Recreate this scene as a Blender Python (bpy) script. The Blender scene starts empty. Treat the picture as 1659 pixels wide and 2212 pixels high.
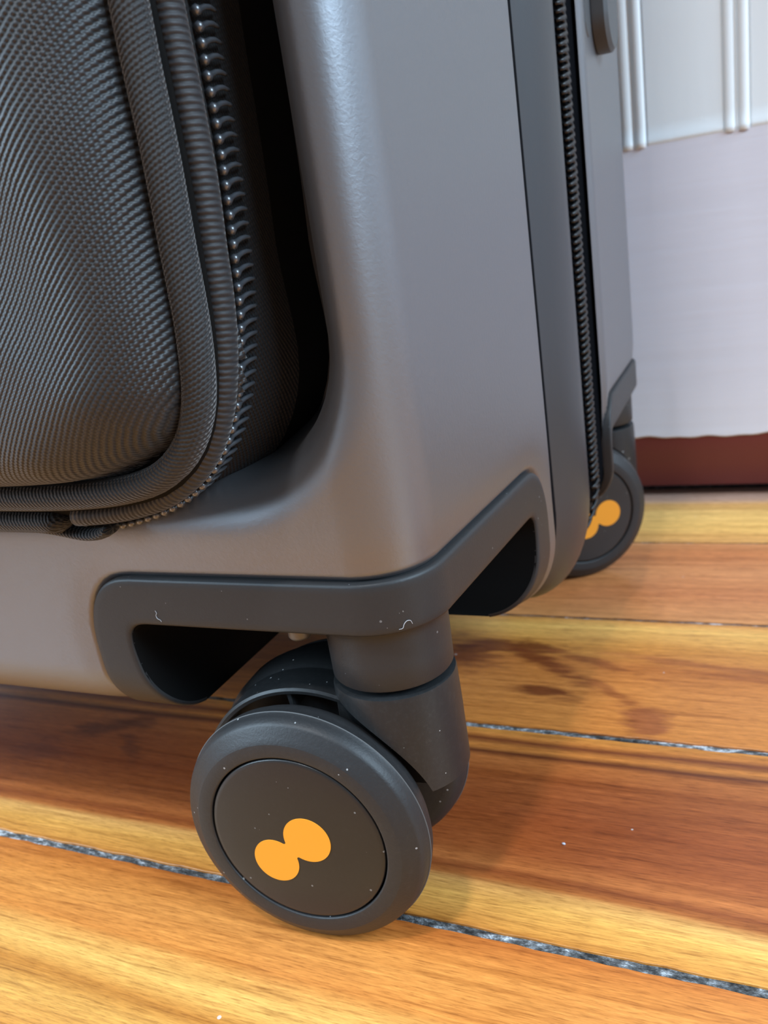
import bpy, bmesh, math, random
import numpy as np
from mathutils import Vector, Matrix

C = bpy.context.scene.collection
SC = bpy.context.scene
PI = math.pi
random.seed(7)
mm = 0.001

# ------------------------------------------------------------------ camera
F_PX, W_PX, H_PX = 1802.8, 1659.0, 2212.0
YAW, PITCH, ROLL = 0.4508, 0.3074, -0.1545
CAM = Vector((0.0, 0.0, 0.154334))
_fwd = Vector((-math.sin(YAW), math.cos(YAW), 0)); _rt = Vector((math.cos(YAW), math.sin(YAW), 0)); _up = Vector((0, 0, 1))
_f2 = _fwd * math.cos(PITCH) - _up * math.sin(PITCH)
_u2 = _up * math.cos(PITCH) + _fwd * math.sin(PITCH)
_r3 = _rt * math.cos(ROLL) + _u2 * math.sin(ROLL)
_u3 = -_rt * math.sin(ROLL) + _u2 * math.cos(ROLL)
cd = bpy.data.cameras.new('camera')
cam = bpy.data.objects.new('camera', cd); C.objects.link(cam)
m3 = Matrix((_r3, _u3, -_f2)).transposed()
cam.matrix_world = Matrix.Translation(CAM) @ m3.to_4x4()
cd.sensor_fit = 'VERTICAL'; cd.sensor_height = 36.0; cd.sensor_width = 27.0
cd.lens = F_PX / H_PX * 36.0
cd.clip_start = 0.005; cd.clip_end = 50
cd.dof.use_dof = True
cd.dof.focus_distance = 0.172
cd.dof.aperture_fstop = 25.0
SC.camera = cam

# ------------------------------------------------------------------ world and lamps
w = bpy.data.worlds.new('world'); SC.world = w; w.use_nodes = True
bg = w.node_tree.nodes['Background']
bg.inputs['Color'].default_value = (0.70, 0.84, 1.0, 1)
bg.inputs['Strength'].default_value = 0.26


def area(name, loc, target, sx, sy, power, col):
    d = bpy.data.lights.new(name, 'AREA'); d.shape = 'RECTANGLE'; d.size = sx; d.size_y = sy
    d.energy = power; d.color = col
    o = bpy.data.objects.new(name, d); C.objects.link(o); o.location = loc
    o.rotation_euler = (Vector(target) - Vector(loc)).to_track_quat('-Z', 'Y').to_euler()
    return o


area('left_window_light', (-1.6, -0.95, 1.35), (-0.12, 0.15, 0.08), 1.0, 1.7, 84, (0.60, 0.81, 1.0))
area('side_fill_light', (2.2, -0.25, 1.7), (-0.05, 0.3, 0.12), 1.2, 1.4, 102, (0.60, 0.81, 1.0))  # added fill for the case side and the wall; no window known there
area('ceiling_lamp', (-0.13, -0.80, 2.1), (-0.06, 0.18, 0.0), 0.16, 0.16, 20, (0.97, 0.98, 1.0))

SC.view_settings.view_transform = 'Standard'
SC.view_settings.look = 'None'
SC.view_settings.exposure = 0.0
SC.view_settings.gamma = 1.0
SC.view_settings.use_curve_mapping = False
SC.cycles.use_denoising = True
SC.cycles.max_bounces = 8


# ------------------------------------------------------------------ helpers
def lin(r, g, b, k=1.0):
    def f(c):
        c = c / 255.0
        return (c / 12.92 if c <= 0.04045 else ((c + 0.055) / 1.055) ** 2.4) * k
    return (f(r), f(g), f(b), 1)


class NT:
    def __init__(s, name):
        s.m = bpy.data.materials.new(name); s.m.use_nodes = True
        s.t = s.m.node_tree; s.b = s.t.nodes['Principled BSDF']

    def n(s, kind, **kw):
        nd = s.t.nodes.new(kind)
        for k, v in kw.items():
            setattr(nd, k, v)
        return nd

    def l(s, a, b):
        s.t.links.new(a, b)

    def math(s, op, a, b=None, c=None, clamp=False):
        nd = s.n('ShaderNodeMath', operation=op); nd.use_clamp = clamp
        for i, v in enumerate((a, b, c)):
            if v is None: continue
            if isinstance(v, (int, float)): nd.inputs[i].default_value = v
            else: s.l(v, nd.inputs[i])
        return nd.outputs[0]

    def mix(s, fac, a, b, blend='MIX'):
        nd = s.n('ShaderNodeMix', data_type='RGBA', blend_type=blend)
        for i, v in ((0, fac), (6, a), (7, b)):
            if isinstance(v, (int, float)): nd.inputs[i].default_value = v
            elif isinstance(v, tuple): nd.inputs[i].default_value = v
            else: s.l(v, nd.inputs[i])
        return nd.outputs[2]

    def coord(s, scale=(1, 1, 1), rot=(0, 0, 0), loc=(0, 0, 0), src='Object'):
        tc = s.n('ShaderNodeTexCoord'); mp = s.n('ShaderNodeMapping')
        mp.inputs['Scale'].default_value = scale; mp.inputs['Rotation'].default_value = rot; mp.inputs['Location'].default_value = loc
        s.l(tc.outputs[src], mp.inputs['Vector'])
        return mp.outputs[0]

    def noise(s, vec, scale=1, detail=3, rough=0.5, dist=0.0):
        nd = s.n('ShaderNodeTexNoise')
        nd.inputs['Scale'].default_value = scale; nd.inputs['Detail'].default_value = detail
        nd.inputs['Roughness'].default_value = rough; nd.inputs['Distortion'].default_value = dist
        if vec is not None: s.l(vec, nd.inputs['Vector'])
        return nd.outputs['Fac']

    def ramp(s, fac, stops, interp='LINEAR'):
        nd = s.n('ShaderNodeValToRGB'); e = nd.color_ramp; e.interpolation = interp
        while len(e.elements) < len(stops): e.elements.new(0.5)
        for el, (p, c) in zip(e.elements, stops):
            el.position = p; el.color = c
        s.l(fac, nd.inputs[0])
        return nd.outputs[0]

    def bump(s, h, dist, strength=1.0, prev=None):
        nd = s.n('ShaderNodeBump'); nd.inputs['Distance'].default_value = dist; nd.inputs['Strength'].default_value = strength
        s.l(h, nd.inputs['Height'])
        if prev is not None: s.l(prev, nd.inputs['Normal'])
        s.l(nd.outputs[0], s.b.inputs['Normal'])
        return nd.outputs[0]

    def set(s, **kw):
        for k, v in kw.items():
            s.b.inputs[k.replace('_', ' ')].default_value = v


def simple(name, col, rough=0.5, metal=0.0, grain=None, dust=0.0, spec=0.5, coat=0.0):
    t = NT(name); t.b.inputs['Coat Weight'].default_value = coat; t.b.inputs['Coat Roughness'].default_value = 0.28
    t.set(Roughness=rough, Metallic=metal); t.b.inputs['Specular IOR Level'].default_value = spec
    base = col
    if dust:
        v = t.n('ShaderNodeTexVoronoi'); v.inputs['Scale'].default_value = 420; v.inputs['Randomness'].default_value = 1
        t.l(t.coord(), v.inputs['Vector'])
        big = t.noise(t.coord(), 60, 2)
        gate = t.math('MULTIPLY', t.math('GREATER_THAN', big, 0.44), dust)
        sep = t.n('ShaderNodeSeparateColor'); t.l(v.outputs['Color'], sep.inputs[0])
        rad = t.math('MULTIPLY', sep.outputs[0], 0.12)
        dot = t.math('MULTIPLY', t.math('LESS_THAN', v.outputs['Distance'], rad), t.math('GREATER_THAN', sep.outputs[1], 0.35))
        fine = t.noise(t.coord(), 900, 3, 0.7)
        haze = t.math('MULTIPLY', t.math('POWER', fine, 6.0), 0.12 * dust)
        fac = t.math('ADD', t.math('MULTIPLY', t.math('MULTIPLY', dot, gate), 0.7), haze, clamp=True)
        base = t.mix(fac, col, (0.55, 0.55, 0.55, 1))
        t.l(base, t.b.inputs['Base Color'])
    else:
        t.set(Base_Color=col)
    if grain:
        t.bump(t.noise(t.coord(), grain[0], 2, 0.6), grain[1])
    return t.m


def new_obj(name, verts, faces, mat, parent=None, smooth=True, sharp=None, kind=None):
    me = bpy.data.meshes.new(name)
    off = Vector((0, 0, 0))
    p = parent
    while p is not None:
        off += p.location; p = p.parent
    me.from_pydata([tuple(Vector(v) - off) for v in verts], [], faces)
    bm = bmesh.new(); bm.from_mesh(me)
    bmesh.ops.recalc_face_normals(bm, faces=bm.faces)
    for f in bm.faces: f.smooth = smooth
    if sharp:
        for e in bm.edges:
            if len(e.link_faces) == 2 and e.calc_face_angle() > sharp: e.smooth = False
    bm.to_mesh(me); bm.free()
    if mat: me.materials.append(mat)
    o = bpy.data.objects.new(name, me); C.objects.link(o)
    if parent is not None: o.parent = parent
    if kind: o['kind'] = kind
    return o


def grid_faces(nu, nv, closed_u=False, closed_v=False, off=0):
    fs = []
    for i in range(nu if closed_u else nu - 1):
        for j in range(nv if closed_v else nv - 1):
            a, b = i, (i + 1) % nu; c, d = j, (j + 1) % nv
            fs.append((off + a * nv + c, off + b * nv + c, off + b * nv + d, off + a * nv + d))
    return fs


def lathe(profile, seg, axis_pt, axis, xdir, cap0=False, cap1=False, a0=0.0, a1=2 * PI):
    """profile: list of (radius, distance along axis)"""
    axis = Vector(axis).normalized(); x = Vector(xdir).normalized(); y = axis.cross(x)
    full = abs(a1 - a0 - 2 * PI) < 1e-6
    n = seg if full else seg + 1
    vs = []
    for i in range(n):
        a = a0 + (a1 - a0) * i / seg
        d = x * math.cos(a) + y * math.sin(a)
        for r, h in profile:
            vs.append(Vector(axis_pt) + d * r + axis * h)
    fs = grid_faces(n, len(profile), closed_u=full)
    m = len(profile)
    if cap0: fs.append([i * m for i in range(n)])
    if cap1: fs.append([i * m + m - 1 for i in range(n)][::-1])
    return vs, fs


def join(*parts):
    vs, fs = [], []
    for v, f in parts:
        o = len(vs); vs += list(v); fs += [tuple(i + o for i in q) for q in f]
    return vs, fs


def box(x0, x1, y0, y1, z0, z1):
    v = [Vector((x, y, z)) for x in (x0, x1) for y in (y0, y1) for z in (z0, z1)]
    return v, [(0, 1, 3, 2), (4, 6, 7, 5), (0, 4, 5, 1), (2, 3, 7, 6), (0, 2, 6, 4), (1, 5, 7, 3)]


def catmull(pts, n):
    P = np.array(pts, float)
    d = np.linalg.norm(np.diff(P, axis=0), axis=1); t = np.concatenate([[0], np.cumsum(d)])
    # centripetal-ish: hermite with finite difference tangents over chord length
    m = np.gradient(P, t, axis=0)
    q = np.linspace(0, t[-1], n * 4); out = []
    for x in q:
        i = min(max(np.searchsorted(t, x) - 1, 0), len(P) - 2)
        h = t[i + 1] - t[i]; s = (x - t[i]) / h
        out.append((2 * s**3 - 3 * s**2 + 1) * P[i] + (s**3 - 2 * s**2 + s) * h * m[i] + (-2 * s**3 + 3 * s**2) * P[i + 1] + (s**3 - s**2) * h * m[i + 1])
    out = np.array(out)
    d = np.linalg.norm(np.diff(out, axis=0), axis=1); t = np.concatenate([[0], np.cumsum(d)])
    q = np.linspace(0, t[-1], n)
    return np.stack([np.interp(q, t, out[:, k]) for k in range(out.shape[1])], 1)


def sm(x, a, b):
    x = np.clip((x - a) / (b - a), 0, 1)
    return x * x * (3 - 2 * x)


def poly_dist(px, py, poly, closed=True):
    """unsigned distance of arrays px,py to polyline, and inside mask"""
    poly = np.array(poly, float); n = len(poly)
    dist = np.full(px.shape, 1e9); ins = np.zeros(px.shape, bool)
    for i in range(n if closed else n - 1):
        ax, ay = poly[i]; bx, by = poly[(i + 1) % n]
        dx, dy = bx - ax, by - ay; L = dx * dx + dy * dy + 1e-18
        t = np.clip(((px - ax) * dx + (py - ay) * dy) / L, 0, 1)
        dist = np.minimum(dist, np.hypot(px - ax - t * dx, py - ay - t * dy))
        if closed:
            c = ((ay > py) != (by > py)) & (px < (bx - ax) * (py - ay) / (by - ay + 1e-18) + ax)
            ins ^= c
    return dist, ins


# ------------------------------------------------------------------ materials
def mat_shell():
    t = NT('gunmetal_shell')
    t.set(Base_Color=(0.228, 0.236, 0.255, 1), Metallic=0.84, Roughness=0.43)
    n1 = t.noise(t.coord(), 1050, 2, 0.55, 0.4)
    t.bump(n1, 0.00007, 0.55)
    return t.m


def mat_fabric(name, col, hi, rib=0.95, yarn=0.8, ang=0.0, rough=0.62, depth=0.0003, sheen=0.25):
    """twill weave, u/v in millimetres in the UV map"""
    t = NT(name)
    t.set(Roughness=rough); t.b.inputs['Sheen Weight'].default_value = sheen; t.b.inputs['Sheen Roughness'].default_value = 0.4
    uv = t.coord(rot=(0, 0, ang), src='UV')
    sx = t.n('ShaderNodeSeparateXYZ'); t.l(uv, sx.inputs[0])
    jit = t.math('MULTIPLY', t.math('SUBTRACT', t.noise(uv, 0.5, 2), 0.5), 0.28)
    p = t.math('ADD', sx.outputs[0], jit); q = t.math('ADD', sx.outputs[1], jit)
    a = t.math('SINE', t.math('MULTIPLY', p, 2 * PI / rib))
    half = t.math('MULTIPLY', t.math('FLOOR', t.math('DIVIDE', p, rib)), PI * 0.9)
    b = t.math('SINE', t.math('ADD', t.math('MULTIPLY', q, 2 * PI / yarn), half))
    h = t.math('ADD', t.math('MULTIPLY', a, 0.33), t.math('ADD', t.math('MULTIPLY', b, 0.15), 0.5))
    c = t.mix(t.math('POWER', h, 1.5), col, hi)
    t.l(c, t.b.inputs['Base Color'])
    t.bump(h, depth, 0.9)
    return t.m


def mat_wood(name, stops, seed, width, warp=0.12, slope=0.0, patches=None, gain=1.0, cells=None):
    t = NT(name)
    tc = t.n('ShaderNodeTexCoord'); sx = t.n('ShaderNodeSeparateXYZ'); t.l(tc.outputs['Object'], sx.inputs[0])
    v = t.math('ADD', t.math('DIVIDE', sx.outputs[1], width), 0.5)
    n1 = t.noise(t.coord(scale=(5, 22, 1), loc=(seed, seed * 2, 0)), 1, 2, 0.5)
    n2 = t.noise(t.coord(scale=(12, 90, 1), loc=(seed * 3, 0, 0)), 1, 3, 0.55)
    wv = t.math('ADD', v, t.math('ADD', t.math('MULTIPLY', t.math('SUBTRACT', n1, 0.5), warp * 2), t.math('MULTIPLY', t.math('SUBTRACT', n2, 0.5), warp * 0.7)))
    if slope: wv = t.math('ADD', wv, t.math('MULTIPLY', t.math('ADD', sx.outputs[0], 0.05), slope))
    col = t.ramp(wv, [(p, lin(*c, gain)) for p, c in stops])
    if patches:
        # dark figure in the wood, near the leg partly painted suitcase shadow: centre, half sizes (metres, plank frame), colour, strength
        for (cx_, cy_, hx, hy, rot, c, amt, sd) in patches:
            ca, sa = math.cos(math.radians(rot)), math.sin(math.radians(rot))
            x0 = t.math('SUBTRACT', sx.outputs[0], cx_); y0 = t.math('SUBTRACT', sx.outputs[1], cy_)
            dx = t.math('DIVIDE', t.math('ADD', t.math('MULTIPLY', x0, ca), t.math('MULTIPLY', y0, sa)), hx)
            dy = t.math('DIVIDE', t.math('SUBTRACT', t.math('MULTIPLY', y0, ca), t.math('MULTIPLY', x0, sa)), hy)
            r = t.math('SQRT', t.math('ADD', t.math('MULTIPLY', dx, dx), t.math('MULTIPLY', dy, dy)))
            pn = t.noise(t.coord(scale=(52, 230, 1), loc=(sd, sd * 1.7, 0)), 1, 3, 0.5, 0.8)
            q = t.math('SUBTRACT', t.math('ADD', 1.15, t.math('MULTIPLY', t.math('SUBTRACT', pn, 0.5), 2.6)), r)
            fac = t.math('MULTIPLY', t.math('MULTIPLY', q, 1.5, clamp=True), amt)
            col = t.mix(fac, col, lin(*c, gain))
    # growth rings, streaks and pores
    s0 = t.noise(t.coord(scale=(3.5, 210, 1), loc=(seed, 3, 0)), 1, 2, 0.5, 0.2)
    s1 = t.noise(t.coord(scale=(34, 640, 1), loc=(seed, 0, 0)), 1, 3, 0.65, 0.3)
    s2 = t.noise(t.coord(scale=(190, 2300, 1), loc=(0, seed, 0)), 1, 3, 0.7)
    k0 = t.ramp(s0, [(0.30, (0.70, 0.60, 0.50, 1)), (0.46, (0.97, 0.95, 0.93, 1)), (0.66, (1.10, 1.12, 1.14, 1))])
    k1 = t.ramp(s1, [(0.30, (0.56, 0.46, 0.38, 1)), (0.44, (0.94, 0.92, 0.90, 1)), (0.58, (1.05, 1.05, 1.04, 1)), (0.72, (1.32, 1.40, 1.46, 1))])
    k2 = t.ramp(s2, [(0.32, (0.60, 0.53, 0.48, 1)), (0.46, (0.97, 0.97, 0.96, 1)), (0.66, (1.24, 1.27, 1.30, 1))])
    col = t.mix(0.7, col, k0, 'MULTIPLY'); col = t.mix(0.75, col, k1, 'MULTIPLY'); col = t.mix(0.8, col, k2, 'MULTIPLY')
    # pale specks of dust
    vr = t.n('ShaderNodeTexVoronoi'); vr.inputs['Scale'].default_value = 55; t.l(t.coord(), vr.inputs['Vector'])
    sp = t.math('LESS_THAN', vr.outputs['Distance'], 0.028)
    col = t.mix(t.math('MULTIPLY', sp, 0.6), col, (0.75, 0.72, 0.70, 1))
    t.l(col, t.b.inputs['Base Color'])
    rg = t.ramp(t.noise(t.coord(scale=(20, 60, 1)), 1, 3), [(0.3, (0.30, 0.30, 0.30, 1)), (0.7, (0.44, 0.44, 0.44, 1))])
    t.l(rg, t.b.inputs['Roughness'])
    t.b.inputs['Coat Weight'].default_value = 0.12; t.b.inputs['Specular IOR Level'].default_value = 0.4; t.b.inputs['Coat Roughness'].default_value = 0.22
    t.bump(t.math('ADD', s2, s1), 0.00010, 0.5)
    return t.m


def mat_paint(name, col, stretch=(6, 1, 220), amt=0.05, rough=0.38, depth=0.0004):
    t = NT(name); t.set(Roughness=rough)
    n = t.noise(t.coord(scale=stretch), 1, 4, 0.6)
    c = t.mix(t.math('MULTIPLY', n, 1.0), tuple(x * (1 - amt) for x in col[:3]) + (1,), tuple(min(1, x * (1 + amt)) for x in col[:3]) + (1,))
    t.l(c, t.b.inputs['Base Color']); t.bump(n, depth, 0.5)
    return t.m


M_SHELL = mat_shell()
M_PLASTIC = simple('black_matte_plastic', (0.024, 0.024, 0.025, 1), 0.48, grain=(1800, 0.00003), dust=0.35, spec=0.4)
M_FORK = simple('black_satin_plastic', (0.016, 0.017, 0.018, 1), 0.40, grain=(1500, 0.00002), dust=1.3, spec=0.4)
M_TIRE = simple('black_rubber', (0.020, 0.020, 0.021, 1), 0.48, grain=(1600, 0.00005), dust=0.8, spec=0.45)
M_CAP = simple('black_hub_plastic', (0.016, 0.0155, 0.0155, 1), 0.34, grain=(2200, 0.000012), dust=0.4, spec=0.45)
M_BUMPER = simple('dark_satin_bumper', (0.068, 0.074, 0.083, 1), 0.40, 0.6, grain=(1300, 0.00002))
M_TOOTH_SIDE_MAT = simple('black_coil_zipper', (0.010, 0.010, 0.011, 1), 0.38, spec=0.45)
M_PULL = simple('grey_rubber_pull', (0.060, 0.066, 0.072, 1), 0.5)
M_LINE = simple('dusty_rubber_edge', (0.10, 0.10, 0.10, 1), 0.7)
M_YELLOW = simple('orange_yellow_print', lin(240, 156, 44), 0.4)
M_DARK = simple('black_liner_and_shade', (0.004, 0.004, 0.004, 1), 0.8, spec=0.15)
M_GASKET = simple('black_gasket', (0.004, 0.0045, 0.006, 1), 0.7, spec=0.03)
M_STEEL = simple('dull_steel', (0.16, 0.155, 0.15, 1), 0.45, 0.6)
M_TOOTH = simple('black_nylon_coil', (0.05, 0.054, 0.062, 1), 0.34, spec=1.0, coat=1.0)
M_PANEL = mat_fabric('ballistic_nylon', (0.002, 0.0024, 0.003, 1), (0.027, 0.030, 0.036, 1), 0.86, 0.80, math.radians(40), rough=0.48)
M_PIPE = mat_fabric('woven_piping', (0.004, 0.004, 0.0045, 1), (0.024, 0.026, 0.030, 1), 0.85, 1.0, math.radians(28))
M_PIPE2 = mat_fabric('ribbed_zipper_tape', (0.010, 0.010, 0.012, 1), (0.034, 0.035, 0.040, 1), 1.15, 4.0, 0.0)
M_TAPE = mat_fabric('mesh_gusset', (0.001, 0.001, 0.0013, 1), (0.008, 0.008, 0.010, 1), 1.0, 1.0, math.radians(45), rough=0.8, sheen=0.0)
M_FILL = None

# ------------------------------------------------------------------ room: floor planks, wall, baseboard
floor = new_obj('floor', *box(-1.6, 1.2, -2.2, 0.56, -0.03, -0.0006), None, None, smooth=False, kind='structure')


def mat_fill():
    t = NT('dusty_seam_filler'); t.set(Roughness=0.8)
    a = t.noise(t.coord(scale=(260, 500, 1)), 1, 4, 0.75)
    b = t.noise(t.coord(scale=(30, 30, 1)), 1, 2)
    s = t.math('ADD', a, t.math('MULTIPLY', t.math('SUBTRACT', b, 0.5), 0.5))
    c = t.ramp(s, [(0.36, (0.010, 0.010, 0.010, 1)), (0.47, (0.07, 0.07, 0.07, 1)), (0.57, (0.20, 0.21, 0.22, 1)), (0.68, (0.70, 0.74, 0.78, 1))])
    t.l(c, t.b.inputs['Base Color']); t.bump(s, 0.0012, 1.0)
    return t.m


floor.data.materials.append(mat_fill())

seams = [0.1425, 0.2255, 0.3068, 0.3900]
edges = [0.1425 - 0.0825 * k for k in range(26, 0, -1)] + seams + [0.4604]
gapw = {0.1425: 0.0026, 0.2255: 0.0027, 0.3068: 0.0019, 0.39: 0.0017}
wood = {}
O1, O2, Y1, Y2 = (204, 126, 58), (186, 104, 44), (220, 158, 78), (208, 138, 62)
wood['front'] = mat_wood('heart_pine_golden', [(0.0, Y2), (0.2, Y1), (0.36, Y2), (0.48, Y1), (0.56, Y2), (0.63, (228, 170, 90)), (0.72, O1), (0.82, (212, 136, 66)), (0.9, O1), (1.0, O2)], 3.1, 0.0825, 0.07)
wood['second'] = mat_wood('heart_pine_red', [(0.0, Y2), (0.10, Y1), (0.155, (222, 164, 92)), (0.185, (176, 102, 50)), (0.215, (140, 72, 34)), (0.25, (176, 100, 50)), (0.33, (154, 80, 38)), (0.5, (142, 70, 32)), (0.68, (158, 84, 40)), (0.80, (178, 102, 50)), (0.835, (100, 48, 26)), (0.87, O1), (0.915, (118, 58, 30)), (0.945, O1), (1.0, Y2)], 8.7, 0.083, 0.045, 0,
                          patches=[(-0.222, 0.016, 0.020, 0.005, 20, (92, 46, 28), 0.7, 3.3), (-0.206, 0.008, 0.014, 0.0035, -45, (100, 52, 32), 0.6, 6.3), (-0.242, -0.002, 0.016, 0.008, -10, (112, 58, 40), 0.6, 5.1)])
wood['third'] = mat_wood('heart_pine_figured', [(0.0, O1), (0.3, (206, 128, 62)), (0.55, (194, 116, 54)), (0.72, Y2), (0.88, (238, 180, 96)), (1.0, O1)], 5.3, 0.0813, 0.07, 0,
                         patches=[(-0.090, 0.014, 0.026, 0.006, -6, (104, 46, 20), 0.85, 4.2), (-0.073, 0.002, 0.022, 0.0045, -34, (116, 52, 24), 0.8, 6.2), (-0.055, 0.005, 0.024, 0.0028, -22, (136, 68, 32), 0.7, 3.9), (-0.070, -0.0175, 0.015, 0.005, -8, (108, 48, 24), 0.85, 7.7), (-0.048, -0.014, 0.014, 0.0024, -38, (150, 80, 40), 0.7, 5.7), (-0.035, -0.029, 0.008, 0.010, 10, (150, 80, 46), 0.8, 1.3), (-0.108, 0.004, 0.016, 0.012, 0, (110, 50, 24), 0.8, 9.1), (-0.02, 0.008, 0.034, 0.0025, -8, (164, 92, 46), 0.7, 2.4), (0.0, 0.0, 0.03, 0.002, -8, (166, 92, 46), 0.6, 8.4)])  # dark patches nearest the leg: wood figure with the suitcase's shadow painted in
wood['fourth'] = mat_wood('heart_pine_salmon', [(0.0, (216, 146, 88)), (0.3, (200, 122, 70)), (0.6, (212, 138, 84)), (0.85, (206, 126, 72)), (1.0, (216, 146, 92))], 1.9, 0.0832, 0.08)
wood['fifth'] = mat_wood('heart_pine_pale', [(0.0, (226, 162, 92)), (0.3, (244, 190, 108)), (0.6, (246, 196, 118)), (0.78, (232, 176, 110)), (0.88, (206, 166, 144)), (1.0, (170, 136, 120))], 6.4, 0.0704, 0.04)  # pinkish grey by the wall: its reflection put into the wood colour
order = ['front', 'second', 'third', 'fourth', 'fifth']
for i in range(len(edges) - 1):
    y0, y1 = edges[i], edges[i + 1]
    g0 = gapw.get(y0, 0.002) / 2; g1 = gapw.get(y1, 0.002) / 2
    if i == len(edges) - 2: g1 = -0.012
    k = i - (len(edges) - 6)
    key = order[k] if k >= 0 else random.choice(['front', 'second', 'fourth'])
    yc = (y0 + y1) / 2
    near = k >= -1
    xsn = np.concatenate([[-1.6], np.arange(-0.34, 0.12, 0.004 if near else 0.2), [1.2]]) if near else np.array([-1.6, 1.2])
    rows = []
    for x in xsn:
        j0 = random.uniform(-1, 1) * 0.00022; j1 = random.uniform(-1, 1) * 0.00022
        a, b = y0 + g0 + j0 - yc, y1 - g1 + j1 - yc
        rows += [(x, a, -0.02), (x, a, -0.00008), (x, a + 0.0001, 0.0), (x, b - 0.0001, 0.0), (x, b, -0.00008), (x, b, -0.02)]
    fs = grid_faces(len(xsn), 6) + [(5, 4, 3, 2, 1, 0), tuple(range((len(xsn) - 1) * 6, len(xsn) * 6))]
    me_o = new_obj('plank', rows, fs, wood[key], None, smooth=False)
    me_o.location = (0, yc, 0); me_o.parent = floor

YW = 0.4604
M_WALLP = mat_paint('white_gloss_paint', lin(238, 247, 252), (40, 1, 5), 0.03, 0.5)
M_BASEP = mat_paint('lavender_white_paint', lin(230, 233, 246), (7, 1, 160), 0.045, 0.38)
M_REDP = mat_paint('oxblood_paint', lin(112, 48, 48), (5, 1, 60), 0.10, 0.42)
wall = new_obj('wall_back', *box(-1.6, 1.2, YW + 0.02, YW + 0.14, -0.02, 2.4), M_WALLP, None, smooth=False, kind='structure')
# beaded boards
bx = -0.0085
pitch = 0.0464


def bead_board(x0):
    # profile across the board: flat field, groove, bead, groove, bead
    prof = []
    def add(x, d): prof.append((x0 + x * mm, d * mm))
    add(0, 0)
    L = pitch / mm
    for x in np.linspace(0.2, L - 12.5, 6): add(x, 0)
    for x in np.linspace(0, 5.2, 11): add(L - 12.2 + x, -0.9 * math.sin(PI * x / 5.2) ** 0.7 if 0 < x < 5.2 else 0.9)
    for x in np.linspace(0, 5.4, 11): add(L - 6.2 + x, -1.2 * math.sin(PI * x / 5.4) ** 0.7 if 0 < x < 5.4 else 1.0)
    add(L - 0.3, 1.2); add(L - 0.02, 0)
    zs = [(0.1800, -0.9), (0.1812, -1.5), (0.1825, -1.5), (0.1845, -0.7), (0.19, -0.2), (0.23, 0.0), (1.2, 0.0)]
    vs = []
    for z, dd in zs:
        for x, d in prof:
            vs.append((x, YW + 0.0012 + d + dd * mm, z))
    n = len(prof)
    return vs, grid_faces(len(zs), n)


for k in range(-9, 8):
    v, f = bead_board(bx - pitch + k * pitch + 0.0045)
    o = new_obj('board', v, f, M_WALLP, wall, sharp=1.0)
# flat baseboard with a brushed wavy lower edge of paint, then the oxblood strip
def paint_edge(x):
    return 0.0330 + 0.0005 * math.sin(x * 70) + 0.0003 * math.sin(x * 210 + 1) + 0.0003 * math.sin(x * 410)


xsn = np.concatenate([[-1.6], np.arange(-0.12, 0.10, 0.003), [1.2]])
vs = []
for x in xsn:
    e = paint_edge(x)
    vs += [(x, YW + 0.02, e), (x, YW + 0.0004, e), (x, YW - 0.0004, e + 0.0008), (x, YW, e + 0.004), (x, YW, 0.1805), (x, YW + 0.02, 0.1805)]
bb = new_obj('baseboard_back', vs, grid_faces(len(xsn), 6), M_BASEP, None, sharp=0.9, kind='structure')
vs = []
for x in xsn:
    e = paint_edge(x)
    vs += [(x, YW + 0.02, 0.0056), (x, YW + 0.0012, 0.0056), (x, YW + 0.0004, 0.0064), (x, YW + 0.0004, e + 0.0006), (x, YW + 0.02, e + 0.0006)]
new_obj('painted_strip', vs, grid_faces(len(xsn), 5), M_REDP, bb, sharp=0.9)

# ------------------------------------------------------------------ suitcase
XS, YF = -0.061634, 0.13696
RC, ZB, KD = 0.016, 0.0503, 0.065
QC = PI * RC / 2
DEPTH = 0.256
MB = 0.0102
suit = bpy.data.objects.new('suitcase', None); C.objects.link(suit)
suit.location = (XS - 0.15, YF + 0.128, 0)
suit['label'] = 'dark grey hard-shell carry-on suitcase with black front pocket on wooden floor'
suit['category'] = 'suitcase'


def surf(s, wv, k=KD, mirror=False, dn=0.0):
    """point on a half shell; s runs along the perimeter (front face s<0, corner 0..QC, side beyond), wv is height, then arc length round the lower edge"""
    b0 = RC + s - QC
    RF = RV = RC
    if s > QC and not mirror:   # the lower edge gets rounder and hangs deeper towards the zipper
        g = float(sm(b0, 0.060, 0.140)) * (1 - 0.85 * float(sm(b0, 0.138, 0.160)))
        RF, RV = RC + 0.008 * g, RC + 0.024 * g
    th = min(max((ZB + RC - wv) / RC, 0), PI / 2)
    rest = max((ZB + RC - wv) / RC - PI / 2, 0) * RC
    if wv >= ZB + RC: e, z = 0.0, wv
    else: e, z = RF * (1 - math.cos(th)) + rest, ZB + RC - RV * math.sin(th)
    r = RC - e
    if s < 0:
        n = (0, -1); a, b = -RC + s, e
        if r < 0: a = min(a, -e)
    elif s <= QC:
        f = s / RC; n = (math.sin(f), -math.cos(f))
        if r >= 0: a, b = -RC + n[0] * r, RC + n[1] * r
        else: a, b = -e, e
    else:
        b = b0; n = (1, 0); a = k * (b - RC) - e
        if r < 0: b = max(b, e)
    N = Vector((n[0] * math.cos(th), n[1] * math.cos(th), -math.sin(th)))
    if mirror:
        return Vector((XS + MB + a, YF + DEPTH - b, z)) + Vector((N.x, -N.y, N.z)) * dn
    return Vector((XS + a, YF + b, z)) + N * dn


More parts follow.
